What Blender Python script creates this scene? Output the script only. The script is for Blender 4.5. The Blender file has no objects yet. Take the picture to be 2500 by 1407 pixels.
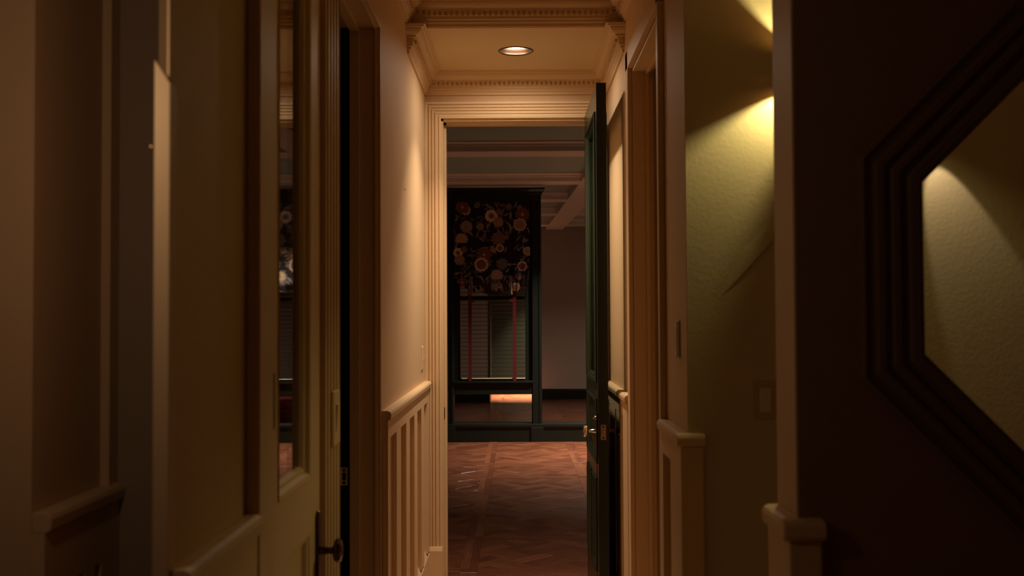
import bpy, bmesh, math, random
from mathutils import Matrix, Vector
random.seed(7)
C = bpy.context.scene.collection
R = math.radians

# ------------------------------------------------------------------ camera, world, exposure
S = bpy.context.scene
cam = bpy.data.cameras.new('camera'); co = bpy.data.objects.new('camera', cam); C.objects.link(co)
cam.sensor_width = 36; cam.lens = 36*2568/2500; cam.clip_start = .02
co.matrix_world = Matrix.Translation((0, 0, 1.4)) @ Matrix.Rotation(R(.27), 4, 'Z') @ Matrix.Rotation(R(91.6), 4, 'X') @ Matrix.Rotation(R(-.28), 4, 'Z')
cam.dof.use_dof = True; cam.dof.focus_distance = 6.0; cam.dof.aperture_fstop = 4.5
S.camera = co
w = bpy.data.worlds.new('night'); S.world = w; w.use_nodes = True
w.node_tree.nodes['Background'].inputs[0].default_value = (.30, .25, .28, 1)
w.node_tree.nodes['Background'].inputs[1].default_value = .0
S.view_settings.view_transform = 'Standard'; S.view_settings.look = 'None'
S.view_settings.gamma = 1; S.view_settings.exposure = .12; S.view_settings.use_curve_mapping = False

WARM = (1, .79, .58)
def area(name, loc, size, power, col, spread=180, rot=(0, 0, 0)):
    l = bpy.data.lights.new(name, 'AREA'); l.shape = 'DISK'; l.size = size; l.energy = power; l.color = col; l.spread = R(spread)
    o = bpy.data.objects.new(name, l); C.objects.link(o); o.location = loc; o.rotation_euler = rot; return o
P_HALL, P_FAR, P_FAR2, P_ROOM3, P_SCONCE, P_SPOT, P_NEAR = 7.8, 95.0, 27.0, 140.0, 9.0, 2.5, 1.25

# ------------------------------------------------------------------ helpers
class MB:
    def __init__(s): s.v = []; s.f = []
    def box(s, x0, x1, y0, y1, z0, z1):
        n = len(s.v)
        s.v += [(x0,y0,z0),(x1,y0,z0),(x1,y1,z0),(x0,y1,z0),(x0,y0,z1),(x1,y0,z1),(x1,y1,z1),(x0,y1,z1)]
        s.f += [tuple(n+i for i in q) for q in ((0,3,2,1),(4,5,6,7),(0,1,5,4),(1,2,6,5),(2,3,7,6),(3,0,4,7))]
        return s
    def poly(s, pts):
        n = len(s.v); s.v += [tuple(p) for p in pts]; s.f.append(tuple(range(n, n+len(pts)))); return s
    def rings(s, rings, close_ring=False, cap=False, close_path=False):
        n = len(s.v); k = len(rings[0]); m = len(rings)
        for r in rings: s.v += [tuple(p) for p in r]
        for i in range(m if close_path else m-1):
            j = (i+1) % m
            for a in range(k if close_ring else k-1):
                b = (a+1) % k
                s.f.append((n+i*k+a, n+i*k+b, n+j*k+b, n+j*k+a))
        if cap:
            s.f.append(tuple(n+a for a in reversed(range(k)))); s.f.append(tuple(n+(m-1)*k+a for a in range(k)))
        return s
    def prism(s, poly, fn, a, b):           # poly of (u,v), fn(u,v,w) -> xyz
        return s.rings([[fn(u, v, a) for u, v in poly], [fn(u, v, b) for u, v in poly]], True, True)
    def lathe(s, c, axis, prof, n=24):      # prof of (radius, along)
        c = Vector(c); ax = Vector(axis).normalized()
        u = ax.orthogonal().normalized(); v = ax.cross(u)
        rr = [[c + ax*h + (u*math.cos(2*math.pi*i/n) + v*math.sin(2*math.pi*i/n))*max(r, 1e-4) for i in range(n)] for r, h in prof]
        return s.rings(rr, True)
    def rect_sweep(s, P, u0, u1, v0, v1, prof):   # mitred rectangle; prof of (inset, depth)
        rr = []
        for (i, d) in prof: rr.append([P(u0+i, v0+i, d), P(u1-i, v0+i, d), P(u1-i, v1-i, d), P(u0+i, v1-i, d)])
        return s.rings(rr, True)
    def build(s, name, mat, parent=None, smooth=False, bevel=0, kind=None):
        me = bpy.data.meshes.new(name); me.from_pydata(s.v, [], s.f)
        bm = bmesh.new(); bm.from_mesh(me); bmesh.ops.recalc_face_normals(bm, faces=bm.faces); bm.to_mesh(me); bm.free()
        me.materials.append(mat)
        if smooth:
            for p in me.polygons: p.use_smooth = True
        o = bpy.data.objects.new(name, me); C.objects.link(o)
        if parent: o.parent = parent
        if bevel:
            m = o.modifiers.new('edge', 'BEVEL'); m.width = bevel; m.segments = 2; m.limit_method = 'ANGLE'
        if kind: o['kind'] = kind
        return o
def B(*a): return MB().box(*a)
def tag(o, label, cat, group=None, kind=None):
    o['label'] = label; o['category'] = cat
    if group: o['group'] = group
    if kind: o['kind'] = kind
    return o
def struct(o, label, cat): return tag(o, label, cat, None, 'structure')
def empty(name, loc=(0, 0, 0)):
    o = bpy.data.objects.new(name, None); C.objects.link(o); o.location = loc; o.empty_display_size = .05; return o
def adopt(root, *objs):                      # parent while keeping world place (root only translated)
    for o in objs:
        o.parent = root; o.location = o.location - root.location
def kids(o): return [c for c in bpy.data.objects if c.parent == o]
def copy_tree(o, parent=None):
    c = o.copy(); C.objects.link(c)
    if parent: c.parent = parent
    for ch in kids(o): copy_tree(ch, c)
    return c

def mat(name, col, rough=.5, spec=.5, metal=0, bump=0, scale=60, var=0, coat=0):
    m = bpy.data.materials.new(name); m.use_nodes = True; nt = m.node_tree; b = nt.nodes['Principled BSDF']
    b.inputs['Base Color'].default_value = (*col, 1); b.inputs['Roughness'].default_value = rough
    b.inputs['Specular IOR Level'].default_value = spec; b.inputs['Metallic'].default_value = metal
    b.inputs['Coat Weight'].default_value = coat
    if bump or var:
        tc = nt.nodes.new('ShaderNodeTexCoord'); nz = nt.nodes.new('ShaderNodeTexNoise'); nz.inputs['Scale'].default_value = scale; nz.inputs['Detail'].default_value = 4
        nt.links.new(tc.outputs['Object'], nz.inputs['Vector'])
        if bump:
            bp = nt.nodes.new('ShaderNodeBump'); bp.inputs['Strength'].default_value = bump; bp.inputs['Distance'].default_value = .002
            nt.links.new(nz.outputs['Fac'], bp.inputs['Height']); nt.links.new(bp.outputs['Normal'], b.inputs['Normal'])
        if var:
            mx = nt.nodes.new('ShaderNodeMixRGB'); mx.inputs[1].default_value = (*[c*(1-var) for c in col], 1); mx.inputs[2].default_value = (*[min(1, c*(1+var)) for c in col], 1)
            n2 = nt.nodes.new('ShaderNodeTexNoise'); n2.inputs['Scale'].default_value = 3; nt.links.new(tc.outputs['Object'], n2.inputs['Vector'])
            nt.links.new(n2.outputs['Fac'], mx.inputs[0]); nt.links.new(mx.outputs[0], b.inputs['Base Color'])
    return m
def emit(name, col, st):
    m = bpy.data.materials.new(name); m.use_nodes = True; nt = m.node_tree; nt.nodes.clear()
    e = nt.nodes.new('ShaderNodeEmission'); e.inputs[0].default_value = (*col, 1); e.inputs[1].default_value = st
    o = nt.nodes.new('ShaderNodeOutputMaterial'); nt.links.new(e.outputs[0], o.inputs[0]); return m

WALL = mat('cream wall paint', (.74, .52, .31), .6, .18, bump=.12, scale=140, var=.03)
TRIM = mat('cream trim paint', (.75, .54, .32), .48, .22)
OLIVE = mat('olive-tinted alcove cream', (.60, .485, .31), .55, .35, bump=.25, scale=90, var=.04)  # cream wall with the sconce's greenish cast put into its colour
PALE = mat('paled oak floor', (.64, .42, .24), .35, .5, var=.15)  # unseen hall floor, kept pale to bounce lamp light upward
BROWN = mat('dark stair wall paint', (.32, .19, .11), .6, .3, bump=.1, scale=90)
CEIL = mat('cream ceiling paint', (.74, .55, .31), .6, .3, bump=.06, scale=120)
GREEN = mat('dark green gloss paint', (.012, .022, .012), .28, .5, bump=.12, scale=30)
BLACKG = mat('near black green paint', (.006, .009, .006), .38, .4, bump=.1, scale=30)
BROWN2 = mat('darker stair casing paint', (.21, .125, .075), .6, .25)
MAUVE = mat('mauve far wall paint', (.52, .44, .39), .6, .3, bump=.1, scale=90)
COFFER = mat('grey green coffer paint', (.33, .48, .40), .6, .3)
BEAM = mat('pale pink beam paint', (.78, .73, .65), .5, .4)
BRONZE = mat('dark bronze', (.10, .055, .03), .28, .5, metal=1)
NICKEL = mat('polished nickel', (.75, .66, .58), .15, .5, metal=1)
BRASS = mat('aged brass plate', (.50, .34, .18), .35, .5, metal=1)
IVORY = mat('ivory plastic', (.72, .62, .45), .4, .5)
BROWNP = mat('tan plastic plate', (.52, .37, .23), .4, .5)
WHITEP = mat('pale plastic', (.80, .74, .64), .4, .5)
BLACK = mat('black unlit depth', (.01, .008, .006), .8, .1)  # black stands in for unlit depth
SLATE = mat('taupe boards and dimmed wall', (.46, .35, .25), .45, .4)
TAPE = mat('dark red cotton tape', (.09, .008, .009), .8, .2)
SLAT = mat('dark stained slat', (.03, .016, .010), .35, .5, bump=.1, scale=60)
RED = mat('red upholstery', (.32, .02, .015), .8, .2, bump=.3, scale=300)
BULB = emit('lamp face', (1, .95, .88), 60)
def glass(name):                              # thin pane: clear, mirroring more at grazing angles
    m = bpy.data.materials.new(name); m.use_nodes = True; nt = m.node_tree; nt.nodes.clear(); N = nt.nodes.new; L = nt.links.new
    lw = N('ShaderNodeLayerWeight'); lw.inputs[0].default_value = .5
    pw = N('ShaderNodeMath'); pw.operation = 'POWER'; pw.inputs[1].default_value = 5; L(lw.outputs['Facing'], pw.inputs[0])
    ma = N('ShaderNodeMath'); ma.operation = 'MULTIPLY_ADD'; ma.inputs[1].default_value = .96; ma.inputs[2].default_value = .04; L(pw.outputs[0], ma.inputs[0])
    t = N('ShaderNodeBsdfTransparent'); t.inputs[0].default_value = (.95, .97, .95, 1); g = N('ShaderNodeBsdfGlossy'); g.inputs['Roughness'].default_value = .02
    mx = N('ShaderNodeMixShader'); L(ma.outputs[0], mx.inputs[0]); L(t.outputs[0], mx.inputs[1]); L(g.outputs[0], mx.inputs[2])
    o = N('ShaderNodeOutputMaterial'); L(mx.outputs[0], o.inputs[0]); return m
GLASS = glass('clear glass')

def wood():
    m = bpy.data.materials.new('oak parquet'); m.use_nodes = True; nt = m.node_tree; b = nt.nodes['Principled BSDF']; L = nt.links.new
    N = nt.nodes.new
    g = N('ShaderNodeNewGeometry'); oi = N('ShaderNodeObjectInfo'); ad = N('ShaderNodeMath'); ad.operation = 'ADD'
    L(g.outputs['Random Per Island'], ad.inputs[0]); L(oi.outputs['Random'], ad.inputs[1])
    fr = N('ShaderNodeMath'); fr.operation = 'FRACT'; L(ad.outputs[0], fr.inputs[0])
    rp = N('ShaderNodeValToRGB'); e = rp.color_ramp.elements
    e[0].color = (.14, .045, .024, 1); e[1].color = (.25, .095, .048, 1); k = e.new(.55); k.color = (.20, .070, .035, 1)
    L(fr.outputs[0], rp.inputs[0])
    at = N('ShaderNodeAttribute'); at.attribute_name = 'grain'
    nz = N('ShaderNodeTexNoise'); nz.inputs['Scale'].default_value = 1; nz.inputs['Detail'].default_value = 5
    mp = N('ShaderNodeVectorMath'); mp.operation = 'MULTIPLY'; mp.inputs[1].default_value = (6, 90, 1)
    L(at.outputs['Vector'], mp.inputs[0]); L(mp.outputs[0], nz.inputs['Vector'])
    mx = N('ShaderNodeMixRGB'); mx.blend_type = 'MULTIPLY'; mx.inputs[0].default_value = .6
    r2 = N('ShaderNodeValToRGB'); r2.color_ramp.elements[0].color = (.5, .45, .4, 1); r2.color_ramp.elements[1].color = (1.25, 1.2, 1.15, 1)
    r2.color_ramp.elements[0].position = .3; r2.color_ramp.elements[1].position = .7
    L(nz.outputs['Fac'], r2.inputs[0]); L(rp.outputs[0], mx.inputs[1]); L(r2.outputs[0], mx.inputs[2]); L(mx.outputs[0], b.inputs['Base Color'])
    b.inputs['Roughness'].default_value = .26; b.inputs['Specular IOR Level'].default_value = .5
    bp = N('ShaderNodeBump'); bp.inputs['Strength'].default_value = .25; bp.inputs['Distance'].default_value = .0015
    L(nz.outputs['Fac'], bp.inputs['Height']); L(bp.outputs['Normal'], b.inputs['Normal'])
    return m
WOOD = wood()

# ------------------------------------------------------------------ key dimensions (x across, y depth, z up)
WX = .475                # half width of the hall
DE = 5.45                # end wall of the hall
ZL, ZN = 2.67, 2.785     # low and high ceilings of the hall
DH = 4.58                # header between the two ceilings
ZD = 2.435               # door heads

# ================================================================== SETTING: hall walls
m = MB()
m.prism([(-WX, 1.43), (-.478, 1.431), (-.500, 1.52), (-.500, 1.87), (-WX, 1.87)], lambda u, v, w_: (u, v, w_), 0, 2.95); m.box(-.64, -WX, 1.87, 1.95, 0, 2.95); m.box(-.64, -WX, 1.95, 2.46, ZD, 2.95); m.box(-.64, -WX, 2.46, 2.69, 0, 2.95)
m.box(-.64, -WX, 2.69, 3.68, ZD, 2.95); m.box(-.64, -WX, 3.68, DE, 0, 2.95)
struct(m.build('wall_left', WALL), 'cream hall wall holding the glazed door and the dark open doorway', 'wall')
m = MB()
m.box(WX, .62, 4.27, DE, 0, 2.95); m.box(WX, .62, 3.40, 4.27, 2.41, 2.95); m.box(WX, .62, 2.95, 3.40, 0, 2.95)
struct(m.build('wall_right', WALL), 'cream hall wall behind the open green door', 'wall')
m = MB()
m.box(-.64, -.39, DE, 5.60, 0, 3.1); m.box(.40, .62, DE, 5.60, 0, 3.1); m.box(-.39, .40, DE, 5.60, ZD, 3.1)
struct(m.build('wall_end', WALL), 'cream end wall around the doorway to the far room', 'wall')
struct(B(WX+.001, 2.4, 2.948, 3.08, 0, 2.95).build('wall_alcove', OLIVE), 'olive alcove wall lit by the hidden sconce', 'wall')
# stair partition with an octagonal window
def octa_wall():
    cx, cz, rin = 1.036, 1.48, .351
    m = MB(); y0, y1 = 1.79, 1.92; x0, x1, z0, z1 = WX, 2.4, 0, 2.95
    oc = [(cx + rin/math.cos(math.pi/8)*math.cos(math.pi/8+i*math.pi/4), cz + rin/math.cos(math.pi/8)*math.sin(math.pi/8+i*math.pi/4)) for i in range(8)]
    out = [(x1, cz+.145), (cx+.145, z1), (cx-.145, z1), (x0, cz+.145), (x0, cz-.145), (cx-.145, z0), (cx+.145, z0), (x1, cz-.145)]
    for y in (y0, y1):
        for i in range(8):
            j = (i+1) % 8
            pts = [oc[i], out[i]]
            if i in (0, 2, 4, 6): pts.append({0: (x1, z1), 2: (x0, z1), 4: (x0, z0), 6: (x1, z0)}[i])
            pts += [out[j], oc[j]]
            m.poly([(a, y, b) for a, b in pts])
    for i in range(8):
        j = (i+1) % 8
        m.poly([(oc[i][0], y0, oc[i][1]), (oc[j][0], y0, oc[j][1]), (oc[j][0], y1, oc[j][1]), (oc[i][0], y1, oc[i][1])])
    m.poly([(x0, y0, z0), (x0, y1, z0), (x0, y1, z1), (x0, y0, z1)]); m.poly([(x1, y0, z0), (x1, y1, z0), (x1, y1, z1), (x1, y0, z1)])
    o = m.build('wall_stair', BROWN); struct(o, 'dark brown partition pierced by the octagonal window', 'wall')
    # stepped moulding round the octagon
    t = MB()
    prof = [(.105, 0), (.105, -.012), (.098, -.016), (.088, -.010), (.080, -.010), (.076, -.020), (.066, -.020), (.062, -.012), (.054, -.012), (.050, -.022), (.040, -.022), (.036, -.014), (.026, -.014), (.022, -.026), (.008, -.026), (0, -.018), (-.004, 0), (-.004, .13)]
    rr = []
    for off, dy in prof:
        rad = (rin + off)/math.cos(math.pi/8)
        rr.append([(cx+rad*math.cos(math.pi/8+i*math.pi/4), y0+dy, cz+rad*math.sin(math.pi/8+i*math.pi/4)) for i in range(8)])
    t.rings(rr, True)
    struct(t.build('window_3', BROWN2), 'octagonal window opening with dark ribbed casing', 'window')
octa_wall()
struct(B(WX, WX+.004, 1.79, 1.92, 0, 2.9).build('trim_1', TRIM), 'cream end face of the dark partition beside the alcove', 'trim')
bpy.data.objects['trim_1'].location = (-.004, 0, 0)
# alcove and near room shell
struct(B(2.4, 2.5, -1.6, 3.08, 0, 2.95).build('wall_right.001', OLIVE), 'olive side wall closing the stair alcove', 'wall')
struct(B(-1.2, 2.5, -1.7, -1.6, 0, 2.95).build('wall_back', WALL), 'cream wall behind the camera', 'wall')
m = MB(); m.box(-.95, -.83, 1.80, 2.14, 0, 2.95)
struct(m.build('wall_left.001', WALL), 'set back cream wall of the side passage', 'wall')
struct(B(-1.0, 2.5, -1.6, 5.60, -.2, 0).build('floor', PALE), 'unseen oak hall floor, paled to bounce light', 'floor')
struct(B(-1.0, -.90, -1.6, 1.80, 0, 2.95).build('wall_left.006', BROWN), 'set back wall at the mouth of the side passage, dimness put into its colour', 'wall')  # brown here stands for the dimness at the passage mouth
struct(B(-.95, -.64, 2.14, 2.25, 0, 2.95).build('wall_left.005', SLATE), 'wall closing the side passage, its dimness put into a taupe colour', 'wall')  # dim end of the passage put into the wall colour
# side room beyond the dark doorway
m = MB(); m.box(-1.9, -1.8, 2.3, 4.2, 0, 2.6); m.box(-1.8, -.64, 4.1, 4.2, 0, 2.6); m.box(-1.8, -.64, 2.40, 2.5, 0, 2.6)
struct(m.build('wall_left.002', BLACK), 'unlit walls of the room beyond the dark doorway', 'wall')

# ceilings
struct(B(-1.0, 2.5, -1.6, DH, ZN, 2.95).build('ceiling', CEIL), 'high cream ceiling over the near hall', 'ceiling')
def low_ceiling():
    m = MB(); cx, cy, r = 0, 4.98, .080
    x0, x1, y0, y1 = -WX, WX, DH, DE
    an = [2*math.pi*i/32 for i in range(32)] + [math.atan2(y-cy, x-cx) % (2*math.pi) for x in (x0, x1) for y in (y0, y1)]
    an = sorted(an)
    inn, out = [], []
    for a in an:
        c, s = math.cos(a), math.sin(a)
        t = min([((x1-cx) if c > 0 else (x0-cx))/c if abs(c) > 1e-6 else 9, ((y1-cy) if s > 0 else (y0-cy))/s if abs(s) > 1e-6 else 9])
        inn.append((cx+r*c, cy+r*s, ZL)); out.append((cx+t*c, cy+t*s, ZL))
    m.rings([out, inn, [(x, y, ZL+.012) for x, y, z in inn]], True)
    m.poly([(x0, y0, ZL), (x1, y0, ZL), (x1, y0, ZN), (x0, y0, ZN)])
    m.poly([(x0, y0, 2.94), (x1, y0, 2.94), (x1, y1, 2.94), (x0, y1, 2.94)])
    struct(m.build('ceiling.001', CEIL), 'lowered cream ceiling panel around the recessed lamp', 'ceiling')
low_ceiling()

# crown mouldings, (projection, height below ceiling)
CROWN = [(0, -.112), (.010, -.112), (.010, -.100), (.018, -.094), (.018, -.086), (.026, -.082), (.026, -.070), (.030, -.068), (.030, -.050), (.040, -.048), (.040, -.040), (.050, -.036), (.060, -.028), (.066, -.018), (.066, -.013), (.078, -.011), (.078, -.005), (.086, -.004), (.086, 0)]
def crown(name, stations, Z, label):
    m = MB(); m.rings([stations(p, Z+h) for p, h in CROWN])
    return struct(m.build(name, TRIM), label, 'moulding')
def dentils(parent, runs, Z):
    m = MB()
    for (ax, a0, a1, face, sgn) in runs:
        n = int((a1-a0)/.024)
        for i in range(n):
            a = a0 + (i+.5)*(a1-a0)/n
            p0, p1 = .028, .040
            lo, hi = sorted((face+sgn*p0, face+sgn*p1))
            if ax == 'x': m.box(a-.0065, a+.0065, lo, hi, Z-.067, Z-.0485)
            else: m.box(lo, hi, a-.0065, a+.0065, Z-.067, Z-.0485)
    m.build('dentil_row', TRIM, parent, kind='stuff')
low = crown('trim_2', lambda p, z: [(-WX, DH-p, z), (-WX+p, DH-p, z), (-WX+p, DE-p, z), (WX-p, DE-p, z), (WX-p, DH-p, z), (WX, DH-p, z)], ZL, 'dentilled crown moulding round the lowered ceiling panel')
dentils(low, [('x', -WX+.05, WX-.05, DE, -1), ('y', DH, DE-.05, -WX, 1), ('y', DH, DE-.05, WX, -1)], ZL)
hi = crown('trim_3', lambda p, z: [(-WX+p, 1.45, z), (-WX+p, DH-p, z), (WX-p, DH-p, z), (WX-p, 2.96, z)], ZN, 'dentilled crown moulding on the ceiling header')
dentils(hi, [('x', -WX+.05, WX-.05, DH, -1), ('y', 1.5, DH-.05, -WX, 1), ('y', 3.0, DH-.05, WX, -1)], ZN)

# fluted casing round the end doorway (mitred)
m = MB()
FL = [(0, .001), (0, -.020), (.010, -.022), (.014, -.016), (.022, -.016), (.024, -.022), (.030, -.022), (.033, -.015), (.038, -.015), (.041, -.023), (.046, -.023), (.049, -.016), (.054, -.016), (.057, -.025), (.062, -.025), (.065, -.018), (.070, -.018), (.073, -.028), (.084, -.028), (.084, .001)]
m.rings([[(-.39-o, DE+h, .225), (-.39-o, DE+h, ZD+o), (.40+min(o, .074), DE+h, ZD+o), (.40+min(o, .074), DE+h, .225)] for o, h in FL])
cas = struct(m.build('trim_4', TRIM), 'fluted cream casing round the doorway to the far room', 'casing')
for x0, x1 in ((-.4742, -.388), (.398, .474)):
    p = [(DE, 0), (DE-.034, 0), (DE-.034, .205), (DE-.026, .225), (DE, .225)]
    MB().prism(p, lambda u, v, w_: (w_, u, v), x0, x1).build('plinth_block', TRIM, cas, bevel=.002)
m = MB(); m.box(-.393, -.380, DE-.002, 5.60, 0, ZD); m.box(.392, .403, DE-.002, 5.60, 0, ZD); m.box(-.39, .40, DE-.002, 5.60, ZD-.012, ZD+.003)
m.box(-.380, -.368, 5.50, 5.545, 0, ZD-.012); m.box(-.38, .392, 5.50, 5.545, ZD-.024, ZD-.012)
m.build('jamb', TRIM, cas)
sp = MB(); sp.box(-.3795, -.3765, 5.452, 5.476, .875, .935); sp.build('strike_plate', BRONZE, cas)

# ------------------------------------------------------------------ wainscots
def wainscot(name, label, P, u0, u1, slots, top=1.075, zb=.215, ztop=.975, end0=False, end1=False, board=TRIM):
    """P(u, proj, z); wall at proj 0, boards stand out .020, recesses at .002; cap out .036"""
    t = empty(name); struct(t, label, 'wainscot')
    def bx(a, b, p0, p1, z0, z1):
        m_ = MB(); q = [P(a, p0, z0), P(b, p0, z0), P(b, p1, z0), P(a, p1, z0)]
        m_.rings([q, [(x, y, z1) for x, y, z in q]], True, True); return m_
    bx(u0, u1, 0, .003, 0, ztop).build('back_panel', board, t)
    bx(u0, u1, 0, .022, ztop, top-.035).build('top_rail', TRIM, t)
    edges = [u0] + [e for s in slots for e in s] + [u1]
    for i in range(0, len(edges), 2):
        if edges[i+1]-edges[i] > .004: bx(edges[i], edges[i+1], 0, .022, zb, ztop).build('stile', TRIM, t, bevel=.0015)
    bx(u0, u1, 0, .022, .0, zb-.02).build('bottom_rail', TRIM, t)
    for a, b in slots:                       # sloped ledge at the foot of each recess
        MB().prism([(.002, zb+.02), (.022, zb-.02), (.002, zb-.02)], lambda u, v, w_: P(w_, u, v), a, b).build('ledge', TRIM, t)
    capp = [(0, top-.035), (.024, top-.035), (.032, top-.030), (.034, top-.012), (.030, top-.004), (.022, top), (0, top)]
    MB().prism(capp, lambda u, v, w_: P(w_, u, v), u0, u1).build('chair_rail', TRIM, t, bevel=.0015)
    return t
PL = lambda u, p, z: (-WX+p, u, z)
PR = lambda u, p, z: (WX-p, u, z)
ends = [3.95, 4.29, 4.63, 4.97, 5.31]
wainscot('trim_5', 'slotted cream wainscot below the bright wall by the end doorway', PL, 3.685, 5.421, [(e-.20, e) for e in ends])
wainscot('trim_6', 'slotted cream wainscot behind the open green door', PR, 4.36, 5.421, [(e-.06, e) for e in (4.61, 4.91, 5.24)])
t7 = wainscot('trim_7', 'cream wainscot pier with one tall recess, standing beside the alcove', PR, 2.95, 3.358, [(3.13, 3.30)])
wainscot('trim_8', 'cream wainscot beside the hinge edge of the glazed door', PL, 1.432, 1.838, [], top=1.06)
t9 = wainscot('trim_9', 'cream wainscot stub on the end of the dark partition', PR, 1.79, 1.92, [], top=1.06)
for t, y, x1, y2 in ((t7, 2.95, .515, None), (t9, 1.79, .508, 1.92)):   # returns round the corner
    top = 1.075 if t is t7 else 1.06
    m = MB(); m.box(WX-.0225, x1, y-.022, y-.0005, 0, top-.035); m.build('corner_board', TRIM, t, bevel=.004)
    p = [(0, top-.035), (.026, top-.035), (.036, top-.028), (.036, top-.010), (.030, top-.003), (.022, top), (0, top)]
    MB().prism(p, lambda u, v, w_, y=y: (w_, y-u, v), WX-.035, x1+.004).build('rail_return', TRIM, t, bevel=.003)
PS = lambda u, p, z: (-.83+p, u, z)
ws = wainscot('trim_10', 'taupe boarded wainscot in the side passage', PS, 1.802, 2.139, [(1.86+.08*i, 1.888+.08*i) for i in range(3)], top=1.07, ztop=.93, board=SLATE)
struct(B(-.83, -.812, 2.095, 2.139, 1.07, 2.8).build('trim_11', TRIM), 'narrow cream corner strip above the side passage wainscot', 'trim')
# bevelled corner guard on the wall end
m = MB(); m.rings([[(-.4935, 1.425, .0), (-.472, 1.425, .0), (-.472, 1.455, .0), (-.4745, 1.455, 0), (-.4745, 1.43, 0), (-.4935, 1.43, 0)],
                   [(-.4935, 1.425, 1.755), (-.472, 1.425, 1.722), (-.472, 1.455, 1.722), (-.4745, 1.455, 1.724), (-.4745, 1.43, 1.724), (-.4935, 1.43, 1.755)]], True, True)
struct(m.build('trim_12', TRIM, bevel=.001), 'slim corner guard with a slanted top on the wall end', 'trim')

# ------------------------------------------------------------------ dark doorway in the left wall
jd = empty('door_2', (-.55, 3.2, 0)); struct(jd, 'dark open doorway with a deep brown reveal and a strike plate', 'doorway')
parts = []
m = MB(); m.box(-.64, -WX-.0005, 3.664, 3.682, 0, ZD); parts.append(m.build('jamb', TRIM))
m = MB(); m.box(-.64, -WX-.0005, 2.688, 2.70, 0, ZD); parts.append(m.build('jamb', TRIM))
m = MB(); m.box(-.64, -WX-.0005, 2.70, 3.664, ZD-.016, ZD+.001); parts.append(m.build('head_jamb', TRIM))
m = MB(); m.box(-.582, -.547, 3.650, 3.664, 0, ZD-.016); m.box(-.582, -.547, 2.70, 3.650, ZD-.03, ZD-.016); parts.append(m.build('door_stop', TRIM, bevel=.002))
m = MB(); m.box(-.498, -.488, 3.659, 3.664, 0, ZD-.016); m.box(-.498, -.488, 2.70, 3.659, ZD-.021, ZD-.016); parts.append(m.build('bead', TRIM, bevel=.0015))
parts.append(B(-.6395, -.583, 3.6632, 3.6642, 0, ZD-.016).build('shaded_rebate', BLACK))  # black sheet stands for the shade on the jamb past the stop
m = MB()
m.box(-.616, -.590, 3.6612, 3.6630, .82, .838); m.box(-.616, -.590, 3.6612, 3.6630, .864, .882)
m.box(-.616, -.609, 3.6612, 3.6630, .838, .864); m.box(-.597, -.590, 3.6612, 3.6630, .838, .864)
sp = m.build('strike_plate', IVORY); parts.append(sp)
for z in (.829, .873): MB().lathe((-.603, 3.6612, z), (0, -1, 0), [(0, .0004), (.0045, .0006), (.0055, 0)], 10).build('screw', BRONZE, sp)
adopt(jd, *parts)
# casing between the glazed door and the dark doorway, and the near casing
def vcasing(name, label, y0, y1, head=None):
    t = MB(); n = 5; wv = y1-y0
    pr = [(y0, 0), (y0, .022)]
    for i in range(n):
        a = y0 + wv*(i+.18)/n; b = y0 + wv*(i+.82)/n
        pr += [(a, .024), (a+.003, .018), (b-.003, .018), (b, .024)]
    pr += [(y1, .022), (y1, 0)]
    t.prism(pr, lambda u, v, w_: (-WX+v, u, w_), 0, ZD+.07)
    return struct(t.build(name, TRIM), label, 'casing')
vcasing('trim_13', 'ridged cream casing between the glazed door and the dark doorway', 2.485, 2.687)
m = MB(); m.box(-WX, -.45, 1.84, 1.945, 0, ZD+.07); m.box(-WX, -.45, 1.945, 2.485, ZD, ZD+.07); m.box(-WX, -.456, 1.925, 1.948, 0, ZD)
struct(m.build('trim_14', TRIM, bevel=.003), 'plain cream casing on the hinge side of the glazed door', 'casing')

# ------------------------------------------------------------------ glazed door (closed, face at x = -.462)
gd = empty('door_3', (-.48, 2.2, 0)); struct(gd, 'closed cream door with tall glass pane above a recessed panel', 'door')
FX = -.462; y0, y1 = 1.950, 2.458; gy0, gy1, gz0, gz1 = 2.030, 2.345, 1.045, 2.28
parts = []
m = MB()
m.box(FX-.040, FX, y0, gy0, .01, ZD-.004); m.box(FX-.040, FX, gy1, y1, .01, ZD-.004)
m.box(FX-.040, FX, gy0, gy1, gz1, ZD-.004); m.box(FX-.040, FX, gy0, gy1, .92, gz0); m.box(FX-.040, FX, gy0, gy1, .01, .24)
leaf = m.build('leaf', TRIM); parts.append(leaf)
PD = lambda u, v, d: (FX-d, u, v)
m = MB(); m.rect_sweep(PD, gy0, gy1, gz0, gz1, [(0, 0), (.002, -.003), (.010, -.001), (.016, .008), (.024, .010), (.030, .018), (.030, .024)])
parts.append(m.build('glazing_bead', TRIM))
m = MB(); m.box(FX-.024, FX-.018, gy0, gy1, gz0, gz1); parts.append(m.build('glass_pane', GLASS))
m = MB(); m.rect_sweep(PD, gy0, gy1, .24, .92, [(0, 0), (.004, .003), (.012, .006), (.018, .014), (.022, .016)])
m.poly([PD(gy0, .24, .016), PD(gy1, .24, .016), PD(gy1, .92, .016), PD(gy0, .92, .016)]); parts.append(m.build('lower_panel', TRIM))
adopt(gd, *parts)
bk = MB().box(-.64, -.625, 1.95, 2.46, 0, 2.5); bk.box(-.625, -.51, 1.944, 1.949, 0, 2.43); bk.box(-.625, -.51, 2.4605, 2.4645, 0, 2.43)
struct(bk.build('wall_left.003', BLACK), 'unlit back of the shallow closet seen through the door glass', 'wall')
hg = MB(); hg.lathe((FX+.006, y0+.002, 1.195), (0, 0, 1), [(0, 0), (.005, .0), (.0065, .004), (.0065, .101), (.005, .105), (0, .105)], 12)
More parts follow.
